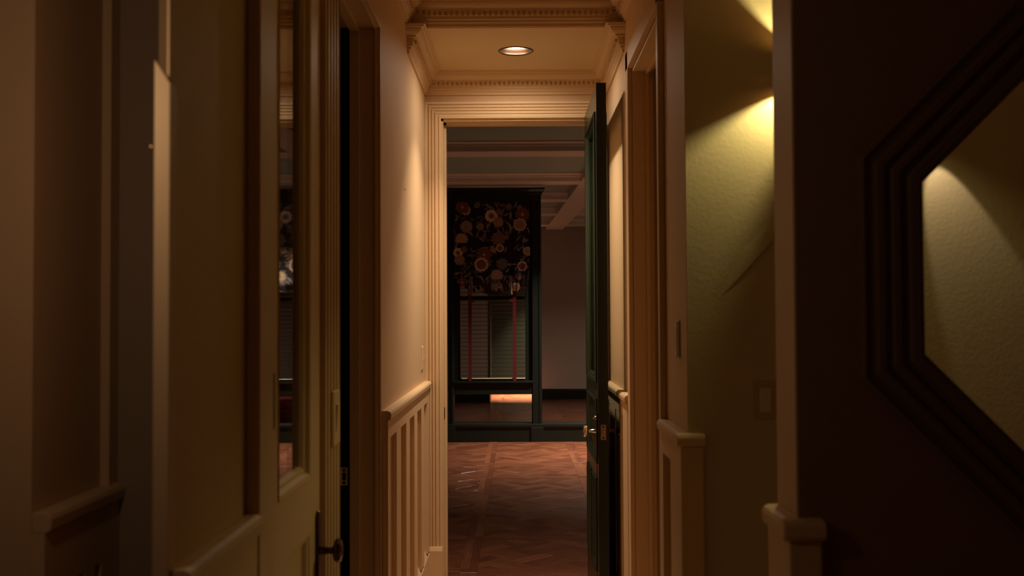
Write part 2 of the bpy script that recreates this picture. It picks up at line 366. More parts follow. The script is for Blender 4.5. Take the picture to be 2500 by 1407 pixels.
h1 = hg.build('hinge', BRONZE); adopt(gd, h1)
# backplate and octagonal knob
def octaknob(parent, base, ax, r, reach, matk, name='knob', n=8):
    k = MB(); k.lathe(base, ax, [(.0, 0), (.010, 0), (.009, .012), (.0075, .02), (.008, reach*.55), (r*.62, reach*.60), (r*.96, reach*.70), (r, reach*.82), (r*.9, reach*.93), (r*.45, reach), (0, reach)], n)
    o = k.build(name, matk); adopt(parent, o); return o
KZ, KY = .868, 2.422
m = MB(); pts = [(.016*math.cos(a), .016*math.sin(a)+.055) for a in [math.pi*i/8 for i in range(9)]] + [(-.016*math.cos(a), -.016*math.sin(a)-.095) for a in [math.pi*i/8 for i in range(9)]]
m.prism(pts, lambda u, v, w_: (FX+w_, KY+u, KZ+.02+v), 0, .008); o = m.build('backplate', BRONZE, bevel=.002); adopt(gd, o)
MB().lathe((FX+.008, KY, KZ+.082), (1, 0, 0), [(.005, 0), (.004, .003), (0, .0036)], 12)
octaknob(gd, (FX+.008, KY, KZ), (1, 0, 0), .028, .052, BRONZE, 'door_knob')

# ------------------------------------------------------------------ closet doorway in the right wall
cd = empty('door_4', (.55, 3.8, 0)); struct(cd, 'cream closet doorway between the green door and the alcove', 'doorway')
parts = []
m = MB(); m.box(WX-.020, WX, 4.272, 4.355, 0, 2.49); parts.append(m.build('casing', TRIM, bevel=.002))
m = MB(); m.box(WX-.020, WX, 3.36, 3.399, 0, 2.49); parts.append(m.build('casing', TRIM, bevel=.002))
m = MB(); m.box(WX-.020, WX, 3.36, 4.355, 2.415, 2.49); parts.append(m.build('casing', TRIM, bevel=.002))
m = MB(); m.box(WX, .558, 4.258, 4.272, 0, 2.41); m.box(WX, .558, 3.40, 4.258, 2.398, 2.412); m.box(WX, .558, 3.399, 3.411, 0, 2.41); parts.append(m.build('jamb', TRIM))
m = MB(); m.box(.526, .540, 4.246, 4.258, 0, 2.398); m.box(.526, .540, 3.411, 4.246, 2.386, 2.398); parts.append(m.build('door_stop', TRIM, bevel=.002))
m = MB(); m.box(.575, .61, 3.415, 4.25, .01, 2.39); parts.append(m.build('leaf', TRIM))
adopt(cd, *parts)

# ------------------------------------------------------------------ green door, opened into the hall
gr = empty('door_1', (.377, 5.04, 0)); struct(gr, 'dark green half-glazed door standing open into the hall', 'door')
GX0, GX1, a0, a1 = .3555, .3995, 4.645, 5.437
parts = []
zs = [(.255, .675), (.745, 1.035), (1.105, 2.325)]
ub, lb = (4.712, 5.327), ((4.755, 4.995), (5.087, 5.327))
def door_frame():
    m = MB(); x0, x1 = GX0, GX1
    m.box(x0, x1, a0, 4.712, .008, 2.44); m.box(x0, x1, 4.712, 4.755, .008, .745); m.box(x0, x1, 5.327, a1, .008, 2.44)
    for z0, z1 in ((.008, .255), (.675, .745), (1.035, 1.105), (2.325, 2.44)): m.box(x0, x1, 4.712, 5.327, z0, z1)
    m.box(x0, x1, 4.995, 5.087, .255, .675)
    return m.build('leaf_frame', GREEN)
parts.append(door_frame())
for side, PX in ((0, lambda u, v, d: (GX0+d, u, v)), (1, lambda u, v, d: (GX1-d, u, v))):
    m = MB(); m.rect_sweep(PX, ub[0], ub[1], 1.105, 2.325, [(0, 0), (0, -.005), (.006, -.009), (.014, -.006), (.020, .002), (.026, .003), (.030, .010), (.030, .019)])
    parts.append(m.build('glazing_bead', GREEN))
    for (z0, z1) in zs[:2]:
        for (b0, b1) in (lb if z0 < .3 else (ub,)):
            m = MB(); m.rect_sweep(PX, b0, b1, z0, z1, [(0, 0), (0, -.005), (.006, -.009), (.014, -.006), (.020, .002), (.026, .003), (.030, .010), (.034, .012)])
            parts.append(m.build('panel_moulding', GREEN))
            m = MB(); m.rect_sweep(PX, b0+.03, b1-.03, z0+.03, z1-.03, [(0, .012), (.03, .012), (.05, .005)])
            m.poly([PX(b0+.08, z0+.08, .005), PX(b1-.08, z0+.08, .005), PX(b1-.08, z1-.08, .005), PX(b0+.08, z1-.08, .005)])
            parts.append(m.build('raised_panel', GREEN))
parts.append(B(GX0+.020, GX0+.024, 4.712, 5.327, 1.105, 2.325).build('glass_pane', GLASS))
adopt(gr, *parts)
kz, ky = .892, 4.705
o = B(GX0+.010, GX0+.033, a0-.0015, a0+.001, kz-.033, kz+.033).build('latch_plate', BRASS); adopt(gr, o)
for z in (kz-.024, kz+.024): MB().lathe((GX0+.0215, a0-.0015, z), (0, -1, 0), [(.0045, 0), (.004, .001), (0, .0012)], 10).build('screw', BRONZE, o).location = -Vector(gr.location)*0
m = MB(); m.box(GX0+.014, GX0+.029, a0-.010, a0-.0015, kz-.010, kz+.010); lt = m.build('latch_bolt', BRASS, bevel=.003); adopt(gr, lt)
for gx, sgn, mt in ((GX0, -1, NICKEL), (GX1, 1, BRONZE)):
    m = MB(); lo, hi = sorted((gx, gx+sgn*.007)); m.box(lo, hi, ky-.024, ky+.024, kz-.11, kz+.085); o = m.build('backplate', BRONZE, bevel=.003); adopt(gr, o)
    octaknob(gr, (gx+sgn*.007, ky, kz), (sgn, 0, 0), .029, .058, mt, 'door_knob', 24 if mt is NICKEL else 12)
m = MB(); m.lathe((GX0-.007, ky, kz+.058), (-1, 0, 0), [(.009, 0), (.009, .004), (.0035, .006), (.0035, .012)], 16); m.box(GX0-.022, GX0-.014, ky-.012, ky+.012, kz+.054, kz+.062)
o = m.build('thumb_turn', NICKEL); adopt(gr, o)
for z in (.3, 1.22, 2.2):
    m = MB(); m.lathe((GX1+.001, a1+.006, z-.05), (0, 0, 1), [(0, 0), (.006, 0), (.006, .1), (0, .1)], 12); o = m.build('hinge', BRONZE); adopt(gr, o)

# ------------------------------------------------------------------ recessed lamp in the hall ceiling
rl = empty('recessed_lamp', (0, 4.98, ZL)); tag(rl, 'round recessed lamp with dark trim ring in the lowered ceiling panel', 'lamp')
o = MB().lathe((0, 4.98, ZL), (0, 0, 1), [(.0745, .004), (.0745, -.003), (.079, -.0045), (.0835, -.003), (.084, 0), (.0795, .006)], 40).build('trim_ring', BRONZE, smooth=True); adopt(rl, o)
o = MB().lathe((0, 4.98, ZL), (0, 0, 1), [(.0765, .001), (.074, .012), (.070, .030), (.062, .055), (.052, .060), (.0, .061)], 40).build('reflector', BRONZE, smooth=True); adopt(rl, o)
o = MB().lathe((0, 4.98, ZL), (0, 0, 1), [(.050, .045), (.050, .026), (.042, .020), (.022, .0165), (0, .0155)], 32).build('bulb', BULB, smooth=True); adopt(rl, o)
area('hall_lamp_light', (0, 4.98, ZL+.013), .085, P_HALL, WARM, 96)
area('hall_lamp_glow', (0, 4.98, ZL+.012), .085, P_HALL*.42, WARM, 180)

# ------------------------------------------------------------------ sconce and spot in the alcove
SX, SY, SZ = .79, 2.875, 2.075
sc = empty('wall_sconce', (SX, SY, SZ)); tag(sc, 'small open cylinder sconce on the olive alcove wall behind the partition', 'lamp')
o = MB().lathe((SX, SY, SZ), (0, 0, 1), [(.050, -.030), (.050, .0625), (.0475, .0625), (.0475, -.030), (.050, -.030)], 32).build('shade', BRONZE); adopt(sc, o)
o = MB().lathe((SX, SY, SZ), (0, 0, 1), [(0, -.052), (.018, -.050), (.018, -.047), (.003, -.045), (.003, -.012), (0, -.012)], 24).build('baffle_disc', BRONZE); adopt(sc, o)  # added hidden disc, cuts off the sconce's downward light
m = MB(); m.box(SX-.009, SX+.009, SY+.049, 2.944, SZ+.005, SZ+.023); m.box(SX-.03, SX+.03, 2.943, 2.952, SZ-.04, SZ+.06); o = m.build('wall_arm', BRONZE); adopt(sc, o)
def point(name, loc, power, col, rad):
    l = bpy.data.lights.new(name, 'POINT'); l.energy = power; l.color = col; l.shadow_soft_size = rad
    o = bpy.data.objects.new(name, l); C.objects.link(o); o.location = loc; return o
point('sconce_light', (SX, SY, SZ), P_SCONCE, (1, .86, .36), .007)
sp_loc = Vector((1.125, 2.87, 1.93)); sd = Vector((.33, .25, -.85)).normalized()
sh = empty('wall_spotlight', sp_loc); tag(sh, 'small aimed spotlight on the olive alcove wall behind the octagon', 'lamp')
o = MB().lathe(sp_loc - sd*.05, sd, [(0, 0), (.022, .002), (.026, .02), (.026, .062), (.0235, .062), (.0235, .02)], 24).build('lamp_head', BRONZE); adopt(sh, o)
m = MB(); m.box(1.102, 1.118, 2.88, 2.952, 1.955, 1.969); m.box(1.085, 1.135, 2.944, 2.952, 1.93, 2.0); o = m.build('wall_arm', BRONZE); adopt(sh, o)
l = bpy.data.lights.new('spot_light', 'SPOT'); l.energy = P_SPOT; l.color = (1, .80, .54); l.spot_size = R(36); l.spot_blend = .35; l.shadow_soft_size = .006
o = bpy.data.objects.new('spot_light', l); C.objects.link(o); o.location = sp_loc + sd*.0; o.rotation_euler = sd.to_track_quat('-Z', 'Y').to_euler()
# added slanting ridge on the alcove wall, shaped to cast a dark line
d = Vector((.727-.503, 0, 1.624-1.383)).normalized(); n = Vector((-d.z, 0, d.x)); s0 = Vector((.50, 2.950, 1.380)) + d*.06; s1 = s0 + d*.69
m = MB(); pr = [(-.003, 0), (-.002, -.009), (.003, -.0086), (.055, -.001), (.062, 0)]
m.rings([[s0 + n*u + Vector((0, v*.08, 0)) for u, v in pr], [s0.lerp(s1, .25) + n*u + Vector((0, v*.7, 0)) for u, v in pr], [s1 + n*u + Vector((0, v, 0)) for u, v in pr]], True, True)
struct(m.build('shadow_ridge', OLIVE), 'thin slanting ridge on the olive alcove wall, added to cast a dark line', 'trim')

# ------------------------------------------------------------------ switch plates, nails
def plate(name, label, O, U, V, N_, pw, ph, style, mp, mr):
    """O centre on wall, U across, V up, N_ out"""
    O, U, V, N_ = map(Vector, (O, U, V, N_)); t = empty(name, O); tag(t, label, 'switch')
    P = lambda u, v, d: tuple(U*u + V*v + N_*d)
    m = MB(); m.rings([[P(-a, -b, h), P(a, -b, h), P(a, b, h), P(-a, b, h)] for a, b, h in ((pw/2, ph/2, 0), (pw/2, ph/2, .003), (pw/2-.004, ph/2-.004, .006))], True, True); m.build('plate', mp, t)
    m = MB(); rw, rh = .0165, .0335
    if style == 'rocker':
        m.rings([[P(-rw, -rh, .005), P(rw, -rh, .005), P(rw, rh, .005), P(-rw, rh, .005)], [P(-rw+.001, -rh+.001, .007), P(rw-.001, -rh+.001, .007), P(rw-.001, rh-.001, .011), P(-rw+.001, rh-.001, .011)]], True, True); m.build('rocker', mr, t)
    elif style == 'toggle':
        m.rings([[P(-.005, -.012, .005), P(.005, -.012, .005), P(.005, .012, .005), P(-.005, .012, .005)], [P(-.0035, .004, .016), P(.0035, .004, .016), P(.0035, .012, .018), P(-.0035, .012, .018)]], True, True); m.build('toggle', mr, t)
    elif style == 'outlet':
        for s in (-1, 1):
            m = MB(); m.lathe(P(0, s*.019, .0055), N_, [(.0165, 0), (.0165, .001), (.0155, .0018), (0, .0018)], 16); m.build('socket', mr, t)
    elif style == 'panel':
        for v0, v1 in ((-ph*.46, -ph*.34), (ph*.34, ph*.46)):
            m = MB(); m.rings([[P(-rw, v0, h), P(rw, v0, h), P(rw, v1, h), P(-rw, v1, h)] for h in (.005, .009)], True, True); m.build('end_label', mr, t)
        m = MB(); m.rings([[P(-rw, -ph*.31, h), P(rw, -ph*.31, h), P(rw, ph*.31, h), P(-rw, ph*.31, h)] for h in (.005, .008)], True, True); m.build('paddle', mp, t)
    for s in (-1, 1):
        m = MB(); m.lathe(P(0, s*(ph/2-.010), .0055), N_, [(.0032, 0), (.0028, .0012), (0, .0014)], 8); m.build('screw', mr, t)
    return t
plate('light_switch', 'brown rocker switch plate on the olive alcove wall', (.691, 2.952, 1.166), (1, 0, 0), (0, 0, 1), (0, -1, 0), .072, .116, 'rocker', BROWNP, IVORY)
plate('light_switch', 'narrow dimmer plate with pale ends on the pier beside the alcove', (WX, 3.10, 1.335), (0, 1, 0), (0, 0, 1), (-1, 0, 0), .070, .108, 'panel', BROWNP, IVORY)
plate('light_switch', 'cream toggle switch plate on the bright wall beside the fluted casing', (-WX, 5.24, 1.20), (0, 1, 0), (0, 0, 1), (1, 0, 0), .070, .116, 'toggle', TRIM, IVORY)
plate('light_switch', 'cream rocker switch plate on the ridged casing above the octagonal knob', (-.451, 2.60, 1.155), (0, 1, 0), (0, 0, 1), (1, 0, 0), .088, .135, 'rocker', TRIM, TRIM)
def nail(label, p, axis, r=.0035):
    o = MB().lathe((0, 0, 0), axis, [(0, -.004), (r*.5, -.004), (r*.5, .001), (r, .001), (r, .0025), (0, .003)], 10).build('nail', BRONZE); o.location = p; tag(o, label, 'nail')
nail('small dark nail in the bright wall above the slotted wainscot', (-WX, 4.45, 1.945), (1, 0, 0))
nail('small nail in the olive alcove wall below the slanting ridge', (.543, 2.952, 1.32), (0, -1, 0))
nail('dark nail at the edge of the slim corner guard', (-.4995, 1.43, 1.635), (-.25, -1, 0), .003)

# ================================================================== FAR ROOM
FD = 18.0
m = MB(); m.box(-2.6, -2.5, 5.6, FD, 0, 3.05)
struct(m.build('wall_left.004', MAUVE), 'mauve side wall of the far room', 'wall')
struct(B(3.5, 3.6, 5.6, FD, 0, 3.05).build('wall_right.002', MAUVE), 'mauve side wall of the far room past the green door', 'wall')
m = MB(); m.box(.34, 3.5, FD, FD+.15, 0, 3.05); m.box(-.47, .34, FD, FD+.15, 2.3, 3.05)
struct(m.build('wall_far', MAUVE), 'mauve far wall with two outlets near its base', 'wall')
struct(B(-2.5, -.47, 17.3, FD+.15, 0, 3.05).build('wall_far.001', MAUVE), 'mauve wall return beside the far doorway', 'wall')
m = MB(); m.box(-2.5, -.64, 5.45, 5.6, 0, 3.05); m.box(.62, 3.5, 5.45, 5.6, 0, 3.05)
struct(m.build('wall_near', MAUVE), 'mauve wall of the far room around the hall doorway', 'wall')
for nm, a in (('baseboard_far', (.34, 3.5, FD-.018, FD)), ('baseboard_far.001', (-2.5, -.47, 17.282, 17.3))):
    m = MB(); m.box(*a, 0, .15); m.box(a[0], a[1], a[2]+.005, a[3], .15, .176)
    struct(m.build(nm, BLACKG, bevel=.003), 'dark green baseboard under the far mauve wall' if nm == 'baseboard_far' else 'dark green baseboard seen below the floral window apron', 'baseboard')
m = MB(); m.box(-2.5, -.9, FD+1.5, FD+1.6, 0, 3); m.box(-.9, 3.5, FD+1.5, FD+1.6, 0, 3); m.box(-.6, -.47, FD+.15, FD+1.5, 0, 3); m.box(1.4, 1.5, FD+.15, FD+1.5, 0, 3); m.box(-.6, 1.5, FD+.15, FD+1.6, 3, 3.05)
struct(m.build('wall_far.002', BLACKG), 'walls of the small room past the far doorway, darkened in colour to read unlit', 'wall')  # near black walls stand for an unlit room
plate('wall_outlet', 'pale wall outlet low on the mauve far wall, nearer the window frame', (.87, FD, .665), (1, 0, 0), (0, 0, 1), (0, -1, 0), .075, .12, 'outlet', MAUVE, MAUVE)['category'] = 'outlet'
plate('wall_outlet', 'pale wall outlet low on the mauve far wall, nearer the green door', (1.01, FD, .665), (1, 0, 0), (0, 0, 1), (0, -1, 0), .075, .12, 'outlet', MAUVE, MAUVE)['category'] = 'outlet'

struct(B(-.47, -.45, 17.28, FD+.17, 0, 2.3).build('edge_dark_strip', BLACKG), 'dark green strip added to dull the lit edge of the far doorway', 'trim')  # added to darken the brightly lit edge of the wall return
# coffered ceiling
cl = B(-2.6, 3.6, 5.5, FD+.1, 2.99, 3.1).build('ceiling.002', COFFER); struct(cl, 'coffered grey green ceiling of the far room with pale beams', 'ceiling')
for yb in (7.6, 9.46, 11.56, 13.36, 15.2, 17.05):
    m = MB(); yb2 = yb+.33
    p = [(yb-.05, 2.99), (yb-.05, 2.978), (yb-.02, 2.962), (yb-.02, 2.950), (yb, 2.944), (yb, 2.90), (yb2, 2.90), (yb2, 2.944), (yb2+.02, 2.950), (yb2+.05, 2.978), (yb2+.05, 2.99)]
    m.prism(p, lambda u, v, w_: (w_, u, v), -2.5, 3.5); m.build('beam', BEAM, cl)
for xa, xb in ((.72, .486), (-1.4, -1.63), (2.6, 2.4)):
    m = MB()
    for y, x in ((5.62, xa+.0355*5.9), (FD-.01, xb)): pass
    ya, yb = 5.62, FD-.005; XA = xa + (xa-xb)/6.6*(11.5-ya); XB = xb
    p = [(0, 2.99), (0, 2.897), (.30, 2.897), (.30, 2.99)]
    m.rings([[(XA+u, ya, v) for u, v in p], [(XB+u, yb, v) for u, v in p]], True, True); m.build('beam', BEAM, cl)

# dark green curb and window frames
cb = MB(); cb.box(-2.5, 3.5, 11.87, 12.12, 0, .165); cb.box(-2.5, 3.5, 11.855, 12.135, .165, .20)
curb = cb.build('trim_16', BLACKG, bevel=.004); struct(curb, 'low dark green curb across the far room floor', 'curb')
for x in (-.84, .15, 1.085, 2.075):
    B(x, x+.14, 11.845, 11.87, 0, .165).build('plinth_block', BLACKG, curb, bevel=.004)

def window_unit():
    t = empty('window_1', (-.275, 11.97, .2)); struct(t, 'tall dark green window frame behind the floral shade', 'window'); pp = []
    for x0, x1 in ((-.827, -.716), (.162, .277)):
        pr = [(x0, 11.99), (x0, 11.90), (x0+.012, 11.885), (x0+.03, 11.885), (x0+.034, 11.895), (x1-.034, 11.895), (x1-.03, 11.885), (x1-.012, 11.885), (x1, 11.90), (x1, 11.99)]
        pp.append(MB().prism(pr, lambda u, v, w_: (u, v, w_), .2005, 2.72).build('post', BLACKG))
    pp.append(B(-.827, .277, 11.885, 11.99, 2.72, 2.80).build('head', BLACKG, bevel=.003))
    pr = [(0, 2.79), (-.005, 2.80), (-.015, 2.805), (-.02, 2.825), (-.04, 2.845), (-.045, 2.865), (0, 2.865)]
    m = MB()
    m.rings([[(-.827+u, 11.99, v), (-.827+u, 11.885+u, v), (.277-u, 11.885+u, v), (.277-u, 11.99, v)] for u, v in pr]); m.poly([(-.87, 11.84, 2.865), (.32, 11.84, 2.865), (.32, 11.99, 2.865), (-.87, 11.99, 2.865)])
    pp.append(m.build('cornice', BLACKG))
    pp.append(B(-.716, .162, 11.90, 11.98, .53, .66).build('apron', BLACKG, bevel=.003))
    m = MB(); m.box(-.73, .176, 11.865, 11.99, .66, .685); pp.append(m.build('sill', BLACKG, bevel=.004))
    m = MB(); m.box(-.716, -.645, 11.93, 11.98, .685, 2.72); m.box(.092, .162, 11.93, 11.98, .685, 2.72); m.box(-.645, .092, 11.93, 11.98, 2.64, 2.72); m.box(-.645, .092, 11.93, 11.98, .685, .71); m.box(-.645, .092, 11.94, 11.97, 1.60, 1.645)
    sash = m.build('sash', BLACKG, bevel=.003); pp.append(sash)
    pp.append(B(-.645, .092, 11.962, 11.966, .71, 2.64).build('glass_pane', GLASS))
    adopt(t, *pp); return t
win = window_unit()

def blind_unit():
    t = empty('wooden_blind', (-.275, 11.915, 2.66)); tag(t, 'dark slatted blind with red tapes under the floral shade by the bare mauve wall', 'blind'); pp = []
    me = None; wv = .725; n = 41
    pr = [(-.021, .0012), (-.008, .0032), (.008, .0032), (.021, .0012), (.021, -.0012), (.008, .0006), (-.008, .0006), (-.021, -.0012)]
    a = R(6)
    for i in range(n):
        z = .742 + i*.0472
        if me is None:
            o = MB().prism(pr, lambda u, v, w_: (w_, u*math.cos(a), v-u*math.sin(a)), -wv/2, wv/2).build('slat', SLAT); me = o.data
        else:
            o = bpy.data.objects.new('slat', me); C.objects.link(o)
        o.parent = t; o.location = (.0045, 0, z-2.66)
    for x in (-.533, -.030):
        pp.append(B(x-.0195, x+.0195, 11.889, 11.8905, .655, 2.66).build('ladder_tape', TAPE))
    pp.append(B(-.632, .089, 11.898, 11.932, .706, .716).build('bottom_rail', IVORY, bevel=.002))  # pale rail colour stands for light under the last slat
    pp.append(B(-.632, .089, 11.895, 11.928, 2.655, 2.70).build('head_rail', SLAT))
    adopt(t, *pp); return t
bl = blind_unit()

# floral shade: the printed pattern is a colour attribute of the cloth
PX = lambda zx: 1080 + zx/5.023          # helper from measured print to cloth metres
FLOW = [(290,270,56,'r'),(250,230,80,'u'),(605,340,76,'c'),(690,415,62,'t'),(300,470,74,'o'),(240,625,82,'d'),(195,790,58,'c'),(215,880,62,'t'),(985,325,86,'u'),(955,450,76,'k'),(690,620,82,'b'),(710,735,46,'r'),(515,815,86,'u'),(480,935,84,'s'),(735,930,66,'g'),(670,1075,84,'d'),(470,470,46,'o'),(1045,775,52,'k'),(980,960,60,'s'),(250,1150,56,'u'),(640,1210,36,'g'),(900,1210,48,'k'),(820,230,40,'g'),(430,210,36,'g'),(700,290,40,'b'),(270,750,40,'b'),(630,760,34,'t'),(790,600,30,'g'),(940,1080,44,'b')]
rg = random.Random(3)
LEAF = [(rg.uniform(150, 1070), rg.uniform(180, 1260), rg.uniform(0, math.pi), rg.uniform(25, 60), rg.uniform(6, 12), rg.choice('gglp')) for _ in range(210)]
def print_col(zx, zy):
    c = (.012, .007, .007)
    for (lx, ly, an, ln, wd, k) in LEAF:
        dx, dy = zx-lx, zy-ly
        if abs(dx) > 62 or abs(dy) > 62: continue
        u = dx*math.cos(an)+dy*math.sin(an); v = -dx*math.sin(an)+dy*math.cos(an)
        if abs(u) < ln and abs(v) < wd*(1-(u/ln)**2): c = {'g': (.17, .15, .13), 'l': (.28, .23, .20), 'p': (.13, .075, .07)}[k]
    for (fx, fy, r, k) in FLOW:
        dx, dy = zx-fx, zy-fy; q = math.hypot(dx, dy)/r
        if q > 1.2: continue
        a = math.atan2(dy, dx); e = 1+.07*math.cos(11*a)
        if k == 'd' and dy > r*.5: continue
        if q > e: continue
        cream, tan, rust, ol, gr_ = (.62, .48, .36), (.40, .27, .16), (.20, .08, .05), (.25, .20, .12), (.17, .16, .13)
        s_ = q/e
        pet = .75+.25*math.cos(11*a)
        if k == 'c': c = cream if s_ > .52 else (tan if s_ > .38 else rust)
        elif k == 'r': c = cream if s_ > .74 else rust
        elif k == 's': c = cream if s_ > .80 - .08*math.cos(22*a) else (tan if s_ > .70 else (.20, .075, .045))
        elif k == 'u': c = tuple(x*pet for x in rust) if .22 < s_ else tan
        elif k == 'k': c = cream if s_ > .86 else (tuple(x*pet for x in tan) if s_ > .4 else ol)
        elif k == 't': c = tuple(x*pet for x in tan)
        elif k == 'o': c = ol if .35 < s_ < .8 else tuple(x*.6 for x in tan)
        elif k == 'b': c = tuple(x*pet for x in (.24, .14, .10))
        elif k == 'd': c = tuple(x*(.8+.3*pet) for x in tan) if s_ < .86 else (.10, .07, .05)
        elif k == 'g': c = tuple(x*pet for x in gr_)
    return tuple(min(.9, x*1.0) for x in c)
def cloth():
    m = bpy.data.materials.new('floral print cotton'); m.use_nodes = True; nt = m.node_tree; b = nt.nodes['Principled BSDF']
    at = nt.nodes.new('ShaderNodeAttribute'); at.attribute_name = 'print'; nt.links.new(at.outputs['Color'], b.inputs['Base Color'])
    b.inputs['Roughness'].default_value = .7; b.inputs['Specular IOR Level'].default_value = .2; return m
CLOTH = cloth()
def coloured(o, fn):
    me = o.data; ca = me.color_attributes.new('print', 'FLOAT_COLOR', 'POINT')
    for i, v in enumerate(me.vertices): ca.data[i].color = (*fn(v.co), 1)
def shade_unit():
    t = empty('floral_shade', (-.275, 11.87, 2.71)); tag(t, 'black floral balloon shade over the window by the bare mauve wall', 'shade')
    k = 11.87/2568/5.023                       # metres per measured unit
    X = lambda zx: ((1080 - 1262) + zx/5.023)*11.87/2568
    NU, NV = 150, 170; x0z, x1z, topz = 138, 1076, 165
    def bottom(u):
        zx = x0z + (x1z-x0z)*u
        if zx < 330: return 1240 - 90*((330-zx)/190)**1.5 + 10*math.sin(zx/14)
        if zx < 400: return 1240 + 40*(1-abs(zx-360)/40)
        if zx < 830: s = (zx-400)/430; return 1215 + 85*math.sin(math.pi*s)**.6
        if zx < 880: return 1240 + 40*(1-abs(zx-855)/30)
        return 1262 - 90*max(0, (zx-940)/136)**1.6
    m = MB(); rr = []
    for i in range(NU+1):
        u = i/NU; bt = bottom(u); col_ = []
        for j in range(NV+1):
            v = j/NV; zx = x0z+(x1z-x0z)*u; zy = topz + (bt-topz)*v
            xs = X(zx); nar = max(0, (zy-850)/400); xs += (-.275-xs)*(.085*nar**1.5)
            z = 1.4 + (775-(460+zy/5.023))*11.87/2568
            pl = math.exp(-((zx-372)/16)**2) + math.exp(-((zx-850)/16)**2)
            dep = .022*pl*(.4+.6*v) - .012*math.sin(2*math.pi*(zx-372)/478)*0
            puff = -.045*math.exp(-((zy-(bt-130))/120)**2)*(1-.8*min(1, pl))
            fold = .010*math.sin((zy + .0009*(zx-615)**2)/19)*max(0, (zy-1000)/240) if 380 < zx < 850 else .008*math.sin(zx/9)*max(0, (zy-800)/400)
            hem = .035*max(0, v-.93)/.07
            col_.append((xs+.275, dep+puff+fold+hem-.0, z-2.71))
        rr.append(col_)
    m.rings(rr); o = m.build('printed_cloth', CLOTH, t, smooth=True)
    def fn(c):
        zx = ((c.x-.275)*2568/11.87 + 182)*5.023; zy = ((1.4-(c.z+2.71))*2568/11.87 + 775-460)*5.023
        return print_col(zx, zy)
    coloured(o, fn)
    so = o.modifiers.new('thickness', 'SOLIDIFY'); so.thickness = .003; so.offset = 1
    for zx in (358, 845):                       # gathered tails hanging at the two ties
        m = MB(); rr = []
        for i in range(13):
            a_ = i/12; row = []
            for j in range(21):
                b_ = j/20; wv = 22*(1-.25*b_)
                zz = 1080 + 225*b_
                row.append((X(zx+(a_-.5)*2*wv)+.275, -.05-.012*math.sin(a_*math.pi*4+b_), 1.4+(775-(460+zz/5.023))*11.87/2568-2.71))
            rr.append(row)
        m.rings(rr); o = m.build('gathered_tail', CLOTH, t, smooth=True)
        coloured(o, lambda c: (.62, .48, .36) if math.sin(c.x*620) > .55 else ((.20, .07, .05) if math.sin(c.x*300+c.z*60) > .3 else (.012, .007, .007)))
        o.modifiers.new('thickness', 'SOLIDIFY').thickness = .002
        B(X(zx)+.275-.026, X(zx)+.275+.034, -.075, -.045, 1.4+(775-738)*11.87/2568-2.71, 1.4+(775-731)*11.87/2568-2.71).build('red_tie', TAPE, t, bevel=.003)
    B(-.45, .43, .0, .03, -.015, .01).build('mounting_board', BLACKG, t)
    return t
sh_ = shade_unit(); sh_.location.y = 11.812
# second window further along, seen only as a reflection in the door glass
DX = 1.925
w2 = copy_tree(win); w2.name = 'window_2'; w2.location.x += DX; w2['label'] = 'second dark green window frame, mirrored in the glazed door'
b2 = copy_tree(bl); b2.location.x += DX; b2['label'] = 'dark slatted blind on the second window, mirrored in the glazed door'
s2 = copy_tree(sh_); s2.location.x += DX; s2['label'] = 'black floral balloon shade on the second window, mirrored in the glazed door'
ot = empty('ottoman', (1.72, 12.55, 0)); tag(ot, 'red upholstered ottoman behind the curb, mirrored in the glazed door', 'ottoman')
B(-.23, .23, -.2, .2, .06, .34).build('base', RED, ot, bevel=.02)
B(-.235, .235, -.205, .205, .34, .46).build('seat_cushion', RED, ot, bevel=.04)
for x in (-.19, .19):
    for y in (-.16, .16): MB().lathe((x, y, 0), (0, 0, 1), [(.0, 0), (.014, 0), (.02, .06)], 12).build('leg', SLAT, ot)

